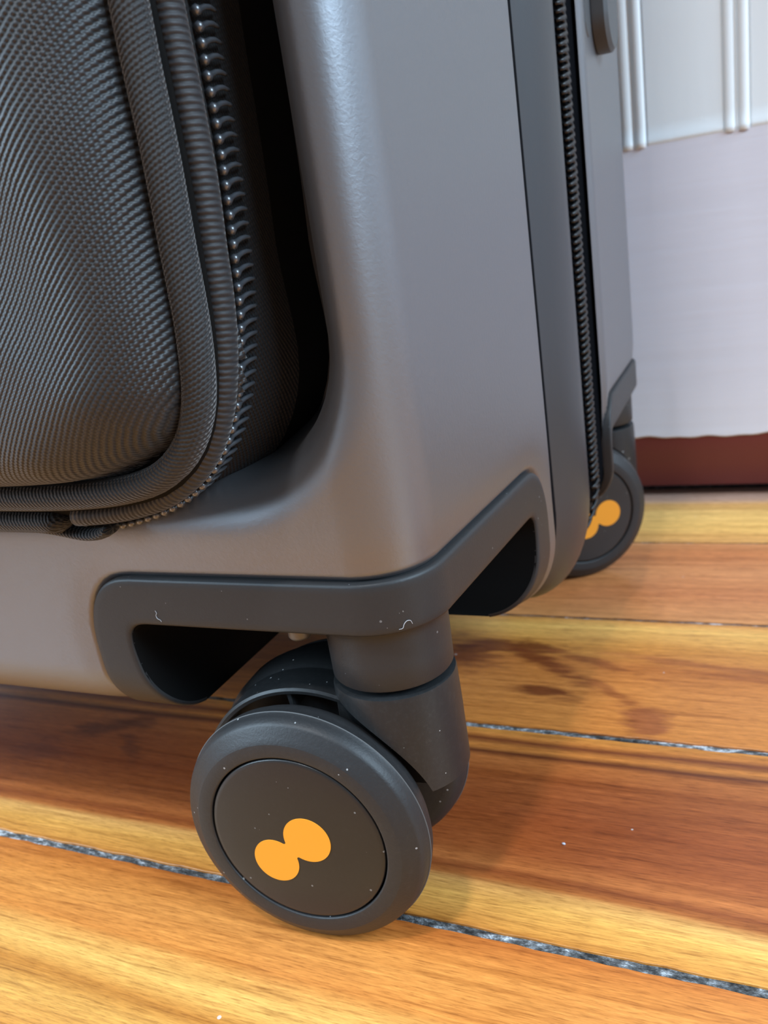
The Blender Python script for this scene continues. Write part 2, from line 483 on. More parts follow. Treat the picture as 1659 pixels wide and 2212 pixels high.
# bracket outline in (s, w), millimetres: one arm, mirrored about the corner
arm_o = [(-68.4, 43.5), (-68.9, 48), (-69.6, 55), (-70.4, 62), (-70.8, 69), (-70.8, 74.5), (-70.2, 78.8), (-68.8, 82.8), (-66.6, 86.2), (-63.6, 88.7), (-60.2, 90.0), (-56, 90.4)]
arm_i = [(-53.5, 43.5), (-54.2, 48), (-55.6, 55), (-57.2, 60), (-58.6, 65), (-59.5, 70), (-59.7, 74), (-59.3, 76.0), (-58.0, 77.6), (-56.0, 78.4), (-54, 78.6), (-52, 78.6)]
qc = QC / mm
mid_s = list(np.arange(-46, -2, 5)) + list(np.linspace(0, qc, 19)) + list(np.arange(qc + 2, qc + 47, 5))
A = catmull(arm_o, 40); B = catmull(arm_i, 40)
OUT = [tuple(p) for p in A] + [(s, 90.4) for s in mid_s] + [(qc - p[0], p[1]) for p in A[::-1]]
INN = [tuple(p) for p in B] + [(s, 78.6) for s in mid_s] + [(qc - p[0], p[1]) for p in B[::-1]]
OUT_B = [(s_ + 9.0 * float(sm(s_, qc + 5, qc + 60)), w_) for s_, w_ in OUT]   # the rear bracket reaches further along the side
INN_B = [(s_ + 18.0 * float(sm(s_, qc + 5, qc + 56)), w_) for s_, w_ in INN]
WELL_B = [((o[0] * 0.45 + i[0] * 0.55), (o[1] * 0.45 + i[1] * 0.55)) for o, i in zip(OUT_B, INN_B)]
WELL = [((o[0] * 0.45 + i[0] * 0.55), (o[1] * 0.45 + i[1] * 0.55)) for o, i in zip(OUT, INN)]


def recess_in(a, z):
    """distance inside the recessed front panel (mm, positive inside), rounded rectangle"""
    xr, xl, zb, zt, R = -2.5, -366.0, 100.0, 520.0, 40.0
    cx, cz = (xr + xl) / 2, (zb + zt) / 2; hx, hz = (xr - xl) / 2 - R, (zt - zb) / 2 - R
    qx, qz = abs(a - cx) - hx, abs(z - cz) - hz
    return -(math.hypot(max(qx, 0), max(qz, 0)) + min(max(qx, qz), 0) - R)


def recess_depth(d):
    R = 13.0
    if d <= 0: return 0.0
    if d < R * 0.92: return R - math.sqrt(R * R - d * d)
    d0 = R * 0.92; base = R - math.sqrt(R * R - d0 * d0)
    return min(base + (d - d0) * 4.0, 30.0)


def make_shell(name, mirror):
    bmax = 137.0 if not mirror else DEPTH / mm - 159.5
    k = KD if not mirror else 0.012
    smax = bmax - RC / mm + qc
    fine = 0.8
    S_ = list(np.linspace(-366, -120, 12)) + list(np.arange(-110, -82, 4)) + list(np.arange(-80, smax - 0.01, fine)) + [smax]
    W_ = list(np.arange(-20, 38, 6)) + list(np.arange(40, 100, fine)) + list(np.arange(100, 152, 1.2)) + list(np.arange(154, 250, 4)) + list(np.arange(260, 580, 20))
    if mirror:
        S_ = list(np.linspace(-366, -100, 8)) + list(np.arange(-80, smax - 0.01, 1.2)) + [smax]
        W_ = list(np.arange(-20, 38, 6)) + list(np.arange(40, 100, 1.2)) + list(np.arange(104, 250, 12)) + list(np.arange(260, 580, 20))
    ss, ww = np.meshgrid(np.array(S_), np.array(W_), indexing='ij')
    out_, well_ = (OUT_B, WELL_B) if mirror else (OUT, WELL)
    poly_out = out_ + [(out_[-1][0], -60), (out_[0][0], -60)]
    d, ins = poly_dist(ss, ww, poly_out)
    sd = np.where(ins, -d, d)
    wd, wins = poly_dist(ss, ww, well_ + [(well_[-1][0], -60), (well_[0][0], -60)])
    disp = -1.1 * np.exp(-np.clip(sd, 0, None) ** 2 / 5.5 ** 2) * 0.6 - 1.6 * (1 - sm(sd, 0.0, 1.3))
    verts = np.empty(ss.shape, object)
    for i in range(ss.shape[0]):
        s = ss[i, 0]
        b = RC / mm + s - qc
        h = 0.0
        if not mirror and s > qc:
            # channel for the dark gasket, then the lip that carries the zipper
            if b > 94: h -= 6.0 * float(sm(b, 91.0, 103.5))
            if b > 106: h += 5.8 * float(sm(b, 109, 131))
            if b > 132: h -= 1.6 * float(sm(b, 133.5, 137))
        if mirror and s > qc:
            if b > bmax - 4: h -= 1.6 * float(sm(b, bmax - 4, bmax))
        for j in range(ss.shape[1]):
            wv = ww[i, j]
            p = surf(s * mm, wv * mm, k, mirror, (h + disp[i, j]) * mm)
            if not mirror and wv > 90 and s < qc * 0.88:
                din = recess_in((p.x - XS) / mm, p.z / mm)
                p.y += recess_depth(din) * mm
            verts[i, j] = p
    nU, nV = ss.shape
    fs = []
    for i in range(nU - 1):
        for j in range(nV - 1):
            if wins[i, j] and wins[i + 1, j] and wins[i, j + 1] and wins[i + 1, j + 1]: continue
            fs.append((i * nV + j, (i + 1) * nV + j, (i + 1) * nV + j + 1, i * nV + j + 1))
    return new_obj(name, list(verts.flatten()), fs, M_SHELL, suit)


front_shell = make_shell('shell_half', False)
back_shell = make_shell('shell_half', True)


# unseen black box added to stop light passing through the case, and the top and far side of the shell (out of the picture)
def bevel_box(x0, x1, y0, y1, z0, z1, r):
    bm = bmesh.new(); bmesh.ops.create_cube(bm, size=1.0)
    for v in bm.verts: v.co = Vector(((x0 + x1) / 2 + v.co.x * (x1 - x0), (y0 + y1) / 2 + v.co.y * (y1 - y0), (z0 + z1) / 2 + v.co.z * (z1 - z0)))
    if r: bmesh.ops.bevel(bm, geom=list(bm.edges), offset=r, segments=4, profile=0.5, affect='EDGES')
    vs = [v.co.copy() for v in bm.verts]; bm.verts.index_update(); fs = [tuple(v.index for v in f.verts) for f in bm.faces]; bm.free()
    return vs, fs


new_obj('light_block', *bevel_box(XS - 0.374, XS - 0.022, YF + 0.034, YF + 0.236, 0.084, 0.565, 0), M_DARK, suit, smooth=False)
new_obj('shell_panel', *bevel_box(XS - 0.384, XS + 0.0095, YF - 0.0005, YF + DEPTH + 0.0005, 0.552, 0.572, 0.008), M_SHELL, suit, smooth=False)
new_obj('shell_panel', *bevel_box(XS - 0.388, XS - 0.374, YF + 0.001, YF + DEPTH - 0.001, 0.056, 0.568, 0.006), M_SHELL, suit, smooth=False)


# wheel wells: black liner box behind the bracket
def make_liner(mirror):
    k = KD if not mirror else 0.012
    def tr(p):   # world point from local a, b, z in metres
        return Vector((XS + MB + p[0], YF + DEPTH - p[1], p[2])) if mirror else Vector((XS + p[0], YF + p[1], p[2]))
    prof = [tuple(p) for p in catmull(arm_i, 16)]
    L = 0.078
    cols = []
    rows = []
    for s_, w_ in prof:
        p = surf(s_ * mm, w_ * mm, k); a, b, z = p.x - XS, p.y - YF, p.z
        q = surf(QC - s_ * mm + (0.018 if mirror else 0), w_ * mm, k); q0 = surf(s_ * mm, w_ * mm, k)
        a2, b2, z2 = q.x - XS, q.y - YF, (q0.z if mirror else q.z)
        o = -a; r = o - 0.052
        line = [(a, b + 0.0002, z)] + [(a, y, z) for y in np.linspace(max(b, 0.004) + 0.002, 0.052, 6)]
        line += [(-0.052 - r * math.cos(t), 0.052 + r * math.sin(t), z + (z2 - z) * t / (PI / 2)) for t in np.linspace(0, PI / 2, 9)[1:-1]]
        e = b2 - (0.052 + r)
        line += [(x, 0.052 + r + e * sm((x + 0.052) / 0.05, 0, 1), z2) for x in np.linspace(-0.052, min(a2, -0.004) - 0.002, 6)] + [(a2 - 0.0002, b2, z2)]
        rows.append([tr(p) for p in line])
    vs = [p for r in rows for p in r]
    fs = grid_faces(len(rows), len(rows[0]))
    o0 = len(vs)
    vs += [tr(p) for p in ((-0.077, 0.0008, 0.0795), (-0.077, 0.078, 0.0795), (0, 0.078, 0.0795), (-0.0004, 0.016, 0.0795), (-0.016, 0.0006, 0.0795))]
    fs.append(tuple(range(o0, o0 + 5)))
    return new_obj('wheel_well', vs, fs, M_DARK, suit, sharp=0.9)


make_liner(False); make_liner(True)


# wheel bracket: band that wraps the corner, with the caster leg under it
def make_bracket(mirror):
    k = KD if not mirror else 0.012
    rows = []
    cross = [('o', 0.0, -4.0), ('o', 0.0, -0.15), ('o', 0.25, 0.25), ('o', 0.8, 0.45), ('o', 2.2, 0.5), ('m', 0.5, 0.5), ('i', 2.2, 0.5), ('i', 0.8, 0.45), ('i', 0.25, 0.2), ('i', 0.0, -0.3), ('i', 0.0, -0.7)]
    for o, i in zip(OUT_B if mirror else OUT, INN_B if mirror else INN):
        o = np.array(o); i = np.array(i); L = np.linalg.norm(i - o); d = (i - o) / L
        for kind, q, n in cross:
            p = o + d * q if kind == 'o' else (i - d * q if kind == 'i' else (o + i) / 2)
            rows.append(surf(p[0] * mm, p[1] * mm, k, mirror, n * mm))
    band = (rows, grid_faces(len(OUT), len(cross)))
    piv = Vector((XS + MB - 0.016, YF + DEPTH - 0.0163, 0)) if mirror else Vector((XS - 0.016, YF + 0.0163, 0))
    prof = [(12.2, 64.0), (13.6, 64.0), (13.9, 64.4), (13.95, 70), (14.0, 75.5), (14.3, 77.3), (15.2, 78.8), (15.6, 80.5), (15.5, 88)]
    leg = lathe([(r * mm, z * mm) for r, z in prof], 64, piv, (0, 0, 1), (1, 0, 0))
    o = new_obj('wheel_bracket', *join(band, leg), M_PLASTIC, suit, sharp=0.7)
    return o


br_front = make_bracket(False)
br_back = make_bracket(True)
# small fixing stud under the front arm
v, f = lathe([(0.0001, 75.6 * mm), (2.2 * mm, 75.7 * mm), (2.6 * mm, 76.3 * mm), (2.6 * mm, 79.5 * mm)], 20, (XS - 0.0315, YF + 0.0042, 0), (0, 0, 1), (1, 0, 0))
new_obj('stud', v, f, M_STEEL, br_front)


# ------------------------------------------------------------------ casters (built round the pivot, axle along local Y)
WX, CAPY, R_W = -0.0209, -0.0227, 0.030


def emblem_outline():
    c1, r1 = np.array([3.0, 0.9]), 5.8
    c2, r2 = np.array([-6.0, -5.9]), 5.65
    rho = 0.5
    D = np.linalg.norm(c2 - c1); u = (c2 - c1) / D; v = np.array([-u[1], u[0]])
    l1, l2 = r1 + rho, r2 + rho
    t = (l1 * l1 - l2 * l2 + D * D) / (2 * D); h = math.sqrt(l1 * l1 - t * t)
    fa = c1 + u * t + v * h; fb = c1 + u * t - v * h
    ang = lambda p: math.atan2(p[1], p[0])
    def arc(c, r, a, b, n):
        return [c + r * np.array([math.cos(x), math.sin(x)]) for x in np.linspace(a, b, n)]
    pts = []
    a0 = ang(fa - c1); a1 = ang(fb - c1)
    # big circle the long way round from fb to fa
    s = a1; e = a0
    um = ang(-u)
    def way(s, e, m):
        while e < s: e += 2 * PI
        mm_ = m
        while mm_ < s: mm_ += 2 * PI
        return (s, e) if mm_ <= e else (s, e - 2 * PI)
    s, e = way(a1, a0, um); pts += arc(c1, r1, s, e, 48)
    s, e = way(ang(c1 - fa), ang(c2 - fa), ang(-v)); pts += arc(fa, rho, s, e, 10)[1:-1]
    s, e = way(ang(fa - c2), ang(fb - c2), ang(u)); pts += arc(c2, r2, s, e, 48)
    s, e = way(ang(c2 - fb), ang(c1 - fb), ang(v)); pts += arc(fb, rho, s, e, 10)[1:-1]
    return pts


def bool_diff(base, cutters):
    """base, cutters: (verts, faces) -> (verts, faces) after exact boolean difference"""
    def mk(vf):
        me = bpy.data.meshes.new('temporary'); me.from_pydata([tuple(v) for v in vf[0]], [], vf[1])
        bm = bmesh.new(); bm.from_mesh(me); bmesh.ops.recalc_face_normals(bm, faces=bm.faces); bm.to_mesh(me); bm.free()
        o = bpy.data.objects.new('temporary', me); C.objects.link(o); return o
    b = mk(base); cs = [mk(c) for c in cutters]
    for c in cs:
        md = b.modifiers.new('cut', 'BOOLEAN'); md.operation = 'DIFFERENCE'; md.object = c; md.solver = 'EXACT'
    dg = bpy.context.evaluated_depsgraph_get()
    me = bpy.data.meshes.new_from_object(b.evaluated_get(dg))
    vs = [v.co.copy() for v in me.vertices]; fs = [tuple(p.vertices) for p in me.polygons]
    for o in [b] + cs:
        m_ = o.data; bpy.data.objects.remove(o); bpy.data.meshes.remove(m_)
    bpy.data.meshes.remove(me)
    return vs, fs


AX = Vector((WX, 0, R_W))
fork_cyl = lathe([(14.55 * mm, 38.0 * mm), (14.6 * mm, 38.5 * mm), (14.5 * mm, 52 * mm), (14.3 * mm, 61.3 * mm), (14.1 * mm, 62.2 * mm), (13.2 * mm, 62.5 * mm)], 96, (0, 0, 0), (0, 0, 1), (1, 0, 0), True, True)
cut1 = lathe([(31.2 * mm, -40 * mm), (31.2 * mm, -8.6 * mm)], 128, AX, (0, 1, 0), (1, 0, 0), True, True)
cut2 = lathe([(31.2 * mm, 8.6 * mm), (31.2 * mm, 40 * mm)], 128, AX, (0, 1, 0), (1, 0, 0), True, True)
cut3 = lathe([(29.4 * mm, -8.0 * mm), (29.4 * mm, 8.0 * mm)], 128, AX, (0, 1, 0), (1, 0, 0), True, True)
FORK_CYL = bool_diff(fork_cyl, [cut1, cut2, cut3])
# hood over the gap between the wheels: an arched shell, stepped at the back
a0, a1 = math.radians(42), math.radians(176)
hood_prof = [(29.3, 8.0), (29.3, -8.0), (29.6, -8.9), (30.4, -9.0), (31.0, -8.6), (31.1, -7.5), (31.15, 0.6), (31.5, 1.2), (32.1, 2.2), (32.5, 3.6), (32.6, 9.0), (32.2, 10.4), (31.0, 11.0), (29.6, 10.8), (29.3, 8.0)]
HOOD = lathe([(r * mm, -h * mm) for r, h in hood_prof], 90, AX, (0, -1, 0), (1, 0, 0), False, False, a0, a1)
n_h = len(hood_prof)
HOOD = (HOOD[0], HOOD[1] + [tuple(range(n_h - 1)), tuple(range(90 * n_h, 91 * n_h - 1))])
WEB = lathe([(6 * mm, -1.6 * mm), (29.4 * mm, -1.6 * mm), (29.4 * mm, 1.6 * mm), (6 * mm, 1.6 * mm)], 60, AX, (0, 1, 0), (1, 0, 0), False, False, math.radians(-176 + 360 - 360), math.radians(-42))
AXLE = lathe([(4 * mm, -20 * mm), (4 * mm, 20 * mm)], 24, AX, (0, 1, 0), (1, 0, 0), True, True)
# little rib under the rim of the hood
ra = math.radians(96)
rd = Vector((math.cos(ra), 0, math.sin(ra))); rt = Vector((-math.sin(ra), 0, math.cos(ra)))
RIB = ([AX + rd * r * mm + rt * t * mm + Vector((0, y * mm, 0)) for r in (25, 30) for t in (-0.5, 0.5) for y in (-8.3, 0)], box(0, 1, 0, 1, 0, 1)[1])
tire_prof = [(21.75, 1.6), (21.75, 0.25), (21.9, 0.05), (22.2, 0.0), (25.1, 0.0), (25.25, 0.05), (26.3, 0.68), (27.5, 1.42), (28.5, 2.02), (28.85, 2.28), (29.15, 2.75), (29.45, 3.3), (29.8, 4.3), (29.93, 5.3), (30.05, 5.5), (30.12, 5.62), (30.05, 5.74), (29.93, 5.95), (29.9, 7.5), (29.5, 9.2), (28.7, 10.8), (27.4, 12.0), (25.5, 12.5), (10, 12.5), (4.1, 12.5)]
cap_prof = [(0.001, -0.42), (4, -0.41), (10, -0.30), (16, -0.12), (20.3, 0.08), (21.05, 0.16), (21.3, 0.36), (21.35, 1.6)]


def make_caster(piv, yaw, spin=(0.0, 0.0), shift=(0.0, 0.0)):
    rot = Matrix.Rotation(yaw, 4, 'Z'); T = Matrix.Translation(piv) @ rot
    def tv(vf): return [T @ v for v in vf[0]], vf[1]
    fork = new_obj('caster_fork', *tv(join(FORK_CYL, HOOD, WEB, AXLE, RIB)), M_FORK, suit, sharp=0.5)
    ring = lathe([(11.0 * mm, 62 * mm), (11.0 * mm, 66 * mm)], 40, (0, 0, 0), (0, 0, 1), (1, 0, 0))
    new_obj('swivel_ring', *tv(ring), M_DARK, fork)
    for side in (1, -1):
        ax = Vector((0, side, 0)); org = Vector((WX, CAPY * side, R_W))
        o = new_obj('wheel', *tv(lathe([(r * mm, h * mm) for r, h in tire_prof], 128, org, ax, (1, 0, 0))), M_TIRE, suit, sharp=0.9)
        new_obj('mould_line', *tv(lathe([(30.05 * mm, 5.5 * mm), (30.2 * mm, 5.58 * mm), (30.2 * mm, 5.66 * mm), (30.05 * mm, 5.74 * mm)], 128, org, ax, (1, 0, 0))), M_LINE, o)
        cp = new_obj('hub_cap', *tv(lathe([(r * mm, h * mm) for r, h in cap_prof], 96, org, ax, (1, 0, 0))), M_CAP, o, sharp=0.9)
        cp['label'] = 'smooth black hub cap set in the tyre'
        pts = emblem_outline()
        sp = spin[0] if side == 1 else spin[1]
        cs, sn = math.cos(sp), math.sin(sp)
        front = []; back = []
        for p in pts:
            x = p[0] * cs - p[1] * sn + shift[0]; z = p[0] * sn + p[1] * cs + shift[1]
            r = math.hypot(x, z); hh = np.interp(r, [q[0] for q in cap_prof[:6]], [q[1] for q in cap_prof[:6]])
            front.append(org + Vector((x * side, 0, z)) * mm + ax * (-0.50) * mm)
            back.append(org + Vector((x * side, 0, z)) * mm + ax * (hh + 0.05) * mm)
        n = len(pts)
        fs = [tuple(range(n))] + [(i, (i + 1) % n, n + (i + 1) % n, n + i) for i in range(n)]
        em = new_obj('emblem', *tv((front + back, fs)), M_YELLOW, o, smooth=False)
        em['label'] = 'orange-yellow double-circle emblem'
    return fork


PIV_F = Vector((XS - 0.016, YF + 0.0163, 0))
PIV_B = Vector((XS + MB - 0.016, YF + DEPTH - 0.0163, 0))
make_caster(PIV_F, 0.062)
make_caster(PIV_B, 0.652, spin=(-0.30, 0.6), shift=(6.3, -1.0))

# ------------------------------------------------------------------ zipper round the middle of the case
ZTOP = 0.56


def side_pt(b, wv, dn):
    """point on the zipper strip between the two half shells (b in mm from the front face)"""
    s = QC + (b * mm - RC)
    a_here = 0.0079 + (0.0095 - 0.0079) * (b - 137) / 22.5
    p = surf(s, wv, 0.0, False, dn * mm)
    p.x += a_here * 1.0
    return p


wl = list(np.arange(0.02, 0.25, 0.002)) + list(np.arange(0.26, ZTOP, 0.02))
bl = [(136.4, -1.4), (137.2, -2.2), (139, -2.5), (148, -2.5), (157.5, -2.4), (159.0, -1.7), (159.8, -1.2)]
vs = []
for wv in wl:
    for b, d in bl: vs.append(side_pt(b, wv, d))
side_zip = new_obj('case_zipper', vs, grid_faces(len(wl), len(bl)), M_GASKET, suit)
# dark bumper strip: hollow beside the shell, swelling towards the zipper
gl = [(96.0, -5.8), (96.4, -2.6), (97.0, -2.35), (98.0, -2.7), (100, -3.9), (103, -5.1), (106.5, -5.5), (110, -4.9), (114, -3.6), (118, -2.2), (122, -1.1), (126, -0.4), (130, 0.0), (133.5, 0.1), (135.4, -0.2), (136.6, -0.9), (137.2, -2.4)]
vs = []
for wv in wl:
    for b, d in gl: vs.append(surf(QC + (b * mm - RC), wv, KD, False, d * mm))
new_obj('bumper_strip', vs, grid_faces(len(wl), len(gl)), M_BUMPER, suit)
gl = [(96.2, -5.9), (96.5, -2.3), (97.2, -1.9), (98.4, -2.2), (100, -3.4), (103, -4.6), (106.5, -5.0), (108.5, -4.75), (110, -4.5), (110.4, -5.9)]
vs = []
for wv in wl:
    for b, d in gl: vs.append(surf(QC + (b * mm - RC), wv, KD, False, d * mm))
new_obj('gasket', vs, grid_faces(len(wl), len(gl)), M_GASKET, suit)


def tube(path, radii, seg=8):
    path = [Vector(p) for p in path]; vs = []
    n = len(path); up = Vector((0.13, 0.31, 0.94)).normalized()
    for i, p in enumerate(path):
        t = (path[min(i + 1, n - 1)] - path[max(i - 1, 0)]).normalized()
        x = t.cross(up)
        if x.length < 1e-3: x = t.cross(Vector((1, 0, 0)))
        x.normalize(); y = t.cross(x); r = radii[i]
        for k in range(seg):
            a = 2 * PI * k / seg; vs.append(p + x * math.cos(a) * r + y * math.sin(a) * r)
    fs = grid_faces(n, seg, closed_v=True) + [tuple(range(seg)), tuple(range((n - 1) * seg, n * seg))[::-1]]
    return vs, fs


def mesh_only(name, vf, mat):
    me = bpy.data.meshes.new(name); me.from_pydata([tuple(v) for v in vf[0]], [], vf[1])
    for p in me.polygons: p.use_smooth = True
    me.materials.append(mat); return me


def place(name, me, parent, pos, ex, ey, ez):
    """instance of a shared mesh, axes given in world space"""
    o = bpy.data.objects.new(name, me); C.objects.link(o); o.parent = parent
    off = Vector((0, 0, 0)); p = parent
    while p is not None: off += p.location; p = p.parent
    M = Matrix((ex, ey, ez)).transposed().to_4x4(); M.translation = Vector(pos) - off
    o.matrix_basis = M
    return o


# a coil tooth: hooked strand, X out of the tape, Y across, Z along the zipper
hook = [(-0.2, -4.6, -0.45), (0.7, -3.6, -0.35), (1.05, -2.2, -0.15), (1.15, -0.8, 0.1), (1.2, 0.4, 0.3), (0.9, 1.2, 0.45), (0.3, 1.3, 0.5)]
TOOTH_SIDE = mesh_only('tooth', tube([Vector(h) * mm for h in hook], [0.6 * mm, 0.68 * mm, 0.7 * mm, 0.72 * mm, 0.8 * mm, 0.8 * mm, 0.5 * mm], 7), M_TOOTH_SIDE_MAT)
wv = 0.052; i = 0
while wv < 0.30:
    for sgn in (1, -1):
        ww_ = wv + (0.0011 if sgn < 0 else 0)
        p = side_pt(148.6 + 0.3 * sgn, ww_, -2.0); p2 = side_pt(148.6, ww_ + 0.001, -2.0); p3 = side_pt(149.6, ww_, -2.0)
        ez = (p2 - p).normalized(); ey = (p3 - p).normalized(); ex = ey.cross(ez)
        if ex.x < 0: ex = -ex
        place('tooth', TOOTH_SIDE, side_zip, p, ex, ey * sgn, ez)
    wv += 0.0022

# pull tab hanging from the slider above
def tab_mesh(x0, x1, y0, y1, z0, z1, r):
    pts = [(y0, z1)] + [(y0 + (y1 - y0) / 2 - (y1 - y0) / 2 * math.cos(a), z0 + r - r * math.sin(a)) for a in np.linspace(0, PI, 15)] + [(y1, z1)]
    vs = []
    for x, g in ((x0, 0.8), (x0 + 0.0008, 0), (x1 - 0.0012, 0), (x1, 1.2)):
        cy, cz = (y0 + y1) / 2, (z0 + z1) / 2
        for y, z in pts:
            yy = y + (cy - y) * g * mm / ((y1 - y0) / 2); zz = z + (g * mm if z < z0 + r else 0)
            vs.append(Vector((x, yy, zz)))
    n = len(pts)
    return vs, grid_faces(4, n, closed_v=True) + [tuple(range(n)), tuple(range(3 * n, 4 * n))]


pull = new_obj('zipper_pull', *tab_mesh(XS + 0.0105, XS + 0.0165, YF + 0.178, YF + 0.202, 0.2045, 0.262, 0.011), M_PULL, suit, sharp=0.6)
new_obj('slider', *tab_mesh(XS + 0.0085, XS + 0.0115, YF + 0.165, YF + 0.176, 0.2065, 0.262, 0.0045), M_PULL, pull, sharp=0.6)

# ------------------------------------------------------------------ front pocket
def unproject(u, v, y):
    d = _r3 * ((u - W_PX / 2) / F_PX) - _u3 * ((v - H_PX / 2) / F_PX) + _f2
    t = (y - CAM.y) / d.y
    return CAM + d * t


# outlines of the layers of the pocket, measured from the photograph and set at their own depth in front of the shell
L_VALLEY = [(227, 0), (250, 125), (280, 250), (310, 400), (343, 560), (362, 640), (383, 750), (394, 830), (388, 905), (362, 962), (305, 1008), (240, 1030), (180, 1041), (100, 1049), (0, 1053)]
L_GROOVE = [(328, 0), (355, 125), (380, 250), (410, 400), (435, 550), (447, 620), (463, 730), (470, 825), (467, 900), (450, 970), (415, 1028), (362, 1070), (300, 1088), (220, 1096), (140, 1098), (0, 1096)]
L_OUTER = [(396, 0), (420, 125), (445, 250), (470, 400), (487, 550), (497, 620), (503, 720), (501, 800), (489, 890), (467, 960), (430, 1017), (380, 1062), (310, 1098), (240, 1118), (165, 1127), (100, 1129), (0, 1127)]
L_TEETH = [(411, 5), (436, 150), (463, 300), (482, 430), (497, 550), (507, 650), (511, 740), (507, 840), (495, 915), (472, 980), (435, 1038), (385, 1080), (325, 1108), (262, 1126), (190, 1135), (100, 1137), (0, 1135)]
L_TAPE = [(515, 0), (535, 130), (555, 250), (580, 410), (602, 560), (625, 660), (645, 760), (642, 860), (610, 950), (555, 1018), (500, 1050), (440, 1075)]
NP_ = 150


def layer(px, dy, extend=True, n=NP_):
    pts = [unproject(u, v, YF + dy * mm) for u, v in px]
    d = (pts[0] - pts[1]).normalized()
    pts = [Vector((pts[0].x + 0.001, pts[0].y, 0.56)), Vector((pts[0].x + 0.0004, pts[0].y, pts[0].z + 0.06))] + pts
    if extend: pts += [Vector((pts[-1].x - 0.06, pts[-1].y, pts[-1].z)), Vector((XS - 0.345, pts[-1].y, pts[-1].z))]
    return catmull([tuple(p) for p in pts], n)


def resample(P, n):
    d = np.linalg.norm(np.diff(P, axis=0), axis=1); t = np.concatenate([[0], np.cumsum(d)])
    q = np.linspace(0, t[-1], n)
    return np.stack([np.interp(q, t, P[:, k]) for k in range(3)], 1)


def avg_px(a, b, k=0.5):
    A_, B_ = catmull(a, 40), catmull(b, 40)
    return [tuple(x * (1 - k) + y * k) for x, y in zip(A_, B_)]


def set_uv(o, uvs):
    me = o.data; ul = me.uv_layers.new(name='uv')
    for lp in me.loops: ul.data[lp.index].uv = uvs[lp.vertex_index]


def strip_tube(name, px, dy, r_rad, r_dep, mat, parent, seg=16, n=260, stop=None):
    P = layer(px, dy, n=n)
    if stop is not None: P = P[P[:, 0] > stop] if True else P
    vs, uv = [], []
    L = 0.0
    for i in range(len(P)):
        p = Vector(P[i]); t = Vector(P[min(i + 1, len(P) - 1)] - P[max(i - 1, 0)]).normalized()
        if i: L += (Vector(P[i]) - Vector(P[i - 1])).length
        y = Vector((0, 1, 0)); x = y.cross(t).normalized()
        for k in range(seg):
            a = 2 * PI * k / seg
            vs.append(p + x * math.cos(a) * r_rad * mm + y * math.sin(a) * r_dep * mm)
            uv.append((L / mm, a / (2 * PI) * PI * (r_rad + r_dep)))
    fs = grid_faces(len(P), seg, closed_v=True) + [tuple(range(seg)), tuple(range((len(P) - 1) * seg, len(P) * seg))]
    o = new_obj(name, vs, fs, mat, parent)
    set_uv(o, uv)
    return o


# bulging panel
V = layer(L_VALLEY, -19)
vx = (V[:, 0] - XS) / mm; vz = V[:, 2] / mm
poly = list(zip(vx, vz)) + [(-345, vz[-1] + 0.0), (-345, 560)]
gx = np.concatenate([np.linspace(-345, -190, 10), np.arange(-186, -14, 0.9)])
gz = np.concatenate([np.arange(92, 250, 0.9), np.linspace(255, 560, 16)])
GX, GZ = np.meshgrid(gx, gz, indexing='ij')
dd, ii = poly_dist(GX, GZ, list(zip(vx, vz)), closed=False)
_, ii = poly_dist(GX, GZ, poly)
D = np.where(ii, dd, -dd)
Lr = 17.0
bt = (1 - sm(GZ - vz[-1], 4, 24)) * (1 - sm(GX, -62, -40))   # along the bottom seam the cloth sits closer to the piping
q = np.clip((D - 1.0 * (1 - bt)) / (Lr - 5 * bt), 0, 1)
dyv = -9.5 - 6.0 * bt - (21.0 - 5.0 * bt) * np.sqrt(np.clip(1 - (1 - q) ** 2, 0, 1)) - 5.0 * sm(D, 8, 70)
dyv += np.where(D < 0, -D * 2.2, 0)
# soft folds in the cloth
dyv += np.where(D > 3, 1, 0) * sm(D, 3, 25) * (1.6 * np.exp(-((GX + 112) / 9) ** 2 - ((GZ - 163) / 16) ** 2) - 1.3 * np.exp(-((GX + 103) / 12) ** 2 - ((GZ - 148) / 8) ** 2) + 0.9 * np.sin((GX * 0.6 + GZ) * 0.11))
keep = D > -3.2
nU, nV = GX.shape
vs = [(XS + GX[i, j] * mm, YF + dyv[i, j] * mm, GZ[i, j] * mm) for i in range(nU) for j in range(nV)]
fs = [(i * nV + j, (i + 1) * nV + j, (i + 1) * nV + j + 1, i * nV + j + 1) for i in range(nU - 1) for j in range(nV - 1) if keep[i, j] and keep[i + 1, j] and keep[i, j + 1] and keep[i + 1, j + 1]]
used = sorted({k for f in fs for k in f}); rm = {k: n for n, k in enumerate(used)}
# arc-length style coordinates so the weave does not stretch on the rolled edge
uu = GX + np.where(D < Lr, 0, 0); uvs = [(GX.flat[k], GZ.flat[k]) for k in used]
pocket = new_obj('pocket_panel', [vs[k] for k in used], [tuple(rm[k] for k in f) for f in fs], M_PANEL, suit)
set_uv(pocket, uvs)
pocket['label'] = 'bulging black twill-woven pocket front'

strip_tube('piping', avg_px(L_VALLEY, L_GROOVE), -14.0, 2.9, 3.6, M_PIPE, suit)
strip_tube('piping', avg_px(L_GROOVE, L_OUTER), -6.2, 2.4, 3.1, M_PIPE2, suit, stop=unproject(160, 1120, YF - 0.0058).x)
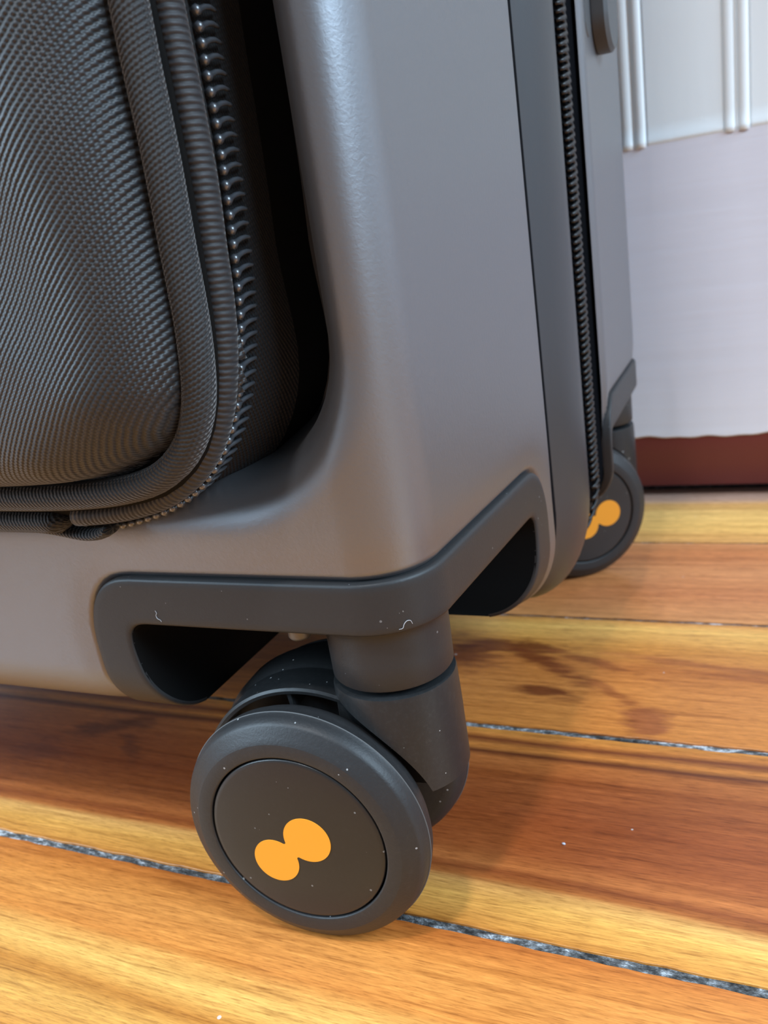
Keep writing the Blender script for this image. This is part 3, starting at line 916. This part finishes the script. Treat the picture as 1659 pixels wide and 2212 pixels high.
# inner wall of the pocket seam, closing the gaps between panel and pipings
B0 = layer(L_VALLEY, -11.0); B1 = layer(L_GROOVE, -10.0); B2 = layer(L_OUTER, -3.0)
pv = []
for i in range(NP_):
    t = Vector(B0[min(i + 1, NP_ - 1)] - B0[max(i - 1, 0)]).normalized(); o_ = Vector((0, 1, 0)).cross(t).normalized()
    pv += [Vector(B0[i]) + o_ * (6 * mm if o_.x < -0.3 or o_.z > 0.3 else -6 * mm), Vector(B0[i]), Vector(B1[i]), Vector(B2[i])]
new_obj('seam_wall', pv, grid_faces(NP_, 4), M_DARK, suit)
# gusset behind the zipper
T0 = layer(L_OUTER, -4.0); T1 = layer(L_TEETH, 1.0); T2 = layer(L_TAPE, 16.0, extend=False)
T2 = np.concatenate([T2, [[T2[-1][0] - 0.03, T2[-1][1], T2[-1][2] + 0.001], [XS - 0.345, T2[-1][1], T2[-1][2] + 0.001]]]); T2 = resample(T2, NP_)
T1 = resample(T1, NP_); T0 = resample(T0, NP_)
T3 = T2 + np.array([0, 0.016, 0])
vs, uv = [], []
Lc = 0
for i in range(NP_):
    if i: Lc += np.linalg.norm(T1[i] - T1[i - 1]) / mm
    seq = [T0[i], T1[i], T1[i] * 0.75 + T2[i] * 0.25, T1[i] * 0.5 + T2[i] * 0.5, T1[i] * 0.25 + T2[i] * 0.75, T2[i]]
    for k, p in enumerate(seq): vs.append(Vector(p)); uv.append((Lc, k * 5.5))
gus = new_obj('pocket_zipper', vs, grid_faces(NP_, 6), M_TAPE, suit)
set_uv(gus, uv)
new_obj('gusset_shade', [Vector(p) for q in zip(T2, T3) for p in q], grid_faces(NP_, 2), M_DARK, suit)  # deep end of the gusset made black to stand in for recess shade
# coil teeth of the pocket zipper
hookp = [(0.0, 7.0, 0.5), (0.5, 5.6, 0.45), (0.75, 4.2, 0.55), (0.75, 2.8, 0.35), (0.65, 1.6, -0.1), (0.75, 0.6, -0.45), (0.9, -0.1, -0.6), (0.8, -0.7, -0.65)]
TOOTH_P = mesh_only('tooth', tube([Vector(h) * mm for h in hookp], [0.3 * mm, 0.42 * mm, 0.46 * mm, 0.5 * mm, 0.55 * mm, 0.85 * mm, 1.0 * mm, 0.65 * mm], 8), M_TOOTH)
TT = layer(L_TEETH, -0.5, n=600)
TT2 = resample(layer(L_TAPE, 16.0, extend=False), 600)
acc = 0.0
x_stop = unproject(196, 1134, YF).x
for i in range(1, len(TT) - 1):
    acc += np.linalg.norm(TT[i] - TT[i - 1])
    p = Vector(TT[i])
    if acc >= 2.15 * mm and p.z < 0.27 and p.x > x_stop:
        acc = 0.0
        t = Vector(TT[i + 1] - TT[i - 1]).normalized()
        ez = -t; ex = Vector((0, 1, 0)).cross(t).normalized()
        if ex.x < 0 and abs(ex.x) > abs(ex.z): ex = -ex
        if ex.z > 0 and abs(ex.z) > abs(ex.x): ex = -ex
        ey = Vector((0.10 if True else 0, 1, 0)); ey = (ey - t * ey.dot(t)).normalized()
        place('tooth', TOOTH_P, gus, p, ex, ey, ez)
# end of the zipper: woven strap at the lower left with a folded flap curling under it
def taper_tube(name, px, dy, rr, rd_, mat, n=60, left=None):
    pts = [unproject(u, v, YF + dy * mm) for u, v in px]
    if left is not None: pts = [Vector((left, pts[0].y, pts[0].z)), Vector((pts[0].x - 0.05, pts[0].y, pts[0].z))] + pts
    P = [Vector(p) for p in catmull([tuple(p) for p in pts], n)]
    vs, uv = [], []; Lc = 0
    tot = sum((P[i] - P[i - 1]).length for i in range(1, n)) / mm
    for i, p in enumerate(P):
        t = (P[min(i + 1, n - 1)] - P[max(i - 1, 0)]).normalized()
        if i: Lc += (P[i] - P[i - 1]).length / mm
        y = Vector((0, 1, 0)); x = y.cross(t).normalized()
        g = math.sqrt(max(0.02, min(1.0, (tot - Lc) / 0.5))) * (1.0 if left is not None else math.sqrt(max(0.05, min(1.0, Lc / 3.0))))
        for k in range(16):
            a = 2 * PI * k / 16
            vs.append(p + x * math.cos(a) * rr * g * mm + y * math.sin(a) * rd_ * g * mm); uv.append((Lc, a * (rr + rd_) / 2))
    o = new_obj(name, vs, grid_faces(n, 16, closed_v=True) + [tuple(range(16)), tuple(range((n - 1) * 16, n * 16))], mat, suit)
    set_uv(o, uv); return o


taper_tube('zipper_strap', [(0, 1121), (60, 1122), (120, 1123), (156, 1124)], -6.0, 2.8, 4.2, M_PIPE, 90, XS - 0.345)
taper_tube('strap_flap', [(70, 1136), (110, 1139), (150, 1146), (178, 1152), (205, 1154), (228, 1149), (243, 1139)], -4.4, 1.25, 2.6, M_PIPE, 50)

# ------------------------------------------------------------------ bits of lint and a crumb
M_LINT = simple('pale_lint', (0.42, 0.43, 0.45, 1), 0.9)


def lint(pts, label, cat='lint', r=0.09, group=None):
    P = catmull([tuple(p) for p in pts], 16)
    n = len(P)
    v, f = tube(P, [r * mm * (0.5 + 0.5 * math.sin(PI * (i + 1) / (n + 1))) for i in range(n)], 5)
    o = bpy.data.objects.new('lint_fiber', bpy.data.meshes.new('lint_fiber'))
    c = sum(v, Vector()) / len(v)
    o.data.from_pydata([tuple(q - c) for q in v], [], f); o.location = c
    o.data.materials.append(M_LINT); C.objects.link(o)
    o['label'] = label; o['category'] = cat
    return o


def on_bracket(s0, w0, shape):
    return [surf((s0 + a) * mm, (w0 + b) * mm, KD, False, (0.56 + 0.05 * (i % 2)) * mm) for i, (a, b) in enumerate(shape)]


lint(on_bracket(-49.5, 81.2, [(-0.5, 1.5), (-0.2, 0.9), (-0.6, 0.2), (-0.3, -0.5), (0.4, -0.9), (0.6, -1.3)]), 'tiny pale curled lint fibre on the front arm of the black wheel bracket')
lint(on_bracket(11.0, 80.6, [(-1.3, -0.9), (-0.5, -0.8), (-0.1, 0.0), (0.6, 0.6), (1.3, 0.4), (1.6, -0.4)]), 'tiny hooked pale lint fibre on the rounded corner of the black wheel bracket')
# crumb of pale paint lying on the reddish plank
bm = bmesh.new(); bmesh.ops.create_icosphere(bm, subdivisions=1, radius=0.00045)
random.seed(3)
for q in bm.verts: q.co = Vector((q.co.x * random.uniform(0.8, 1.5), q.co.y * random.uniform(0.6, 1.1), q.co.z * 0.7))
zmin = min(q.co.z for q in bm.verts)
for q in bm.verts: q.co.z -= zmin
me = bpy.data.meshes.new('paint_crumb'); bm.to_mesh(me); bm.free(); me.materials.append(simple('pale_paint_crumb', (0.62, 0.64, 0.74, 1), 0.7))
crumb = bpy.data.objects.new('paint_crumb', me); C.objects.link(crumb); crumb.location = (-0.0484, 0.1756, 0.0)
crumb['label'] = 'tiny pale lilac crumb lying on the reddish floor plank, right of the front wheel'; crumb['category'] = 'crumb'
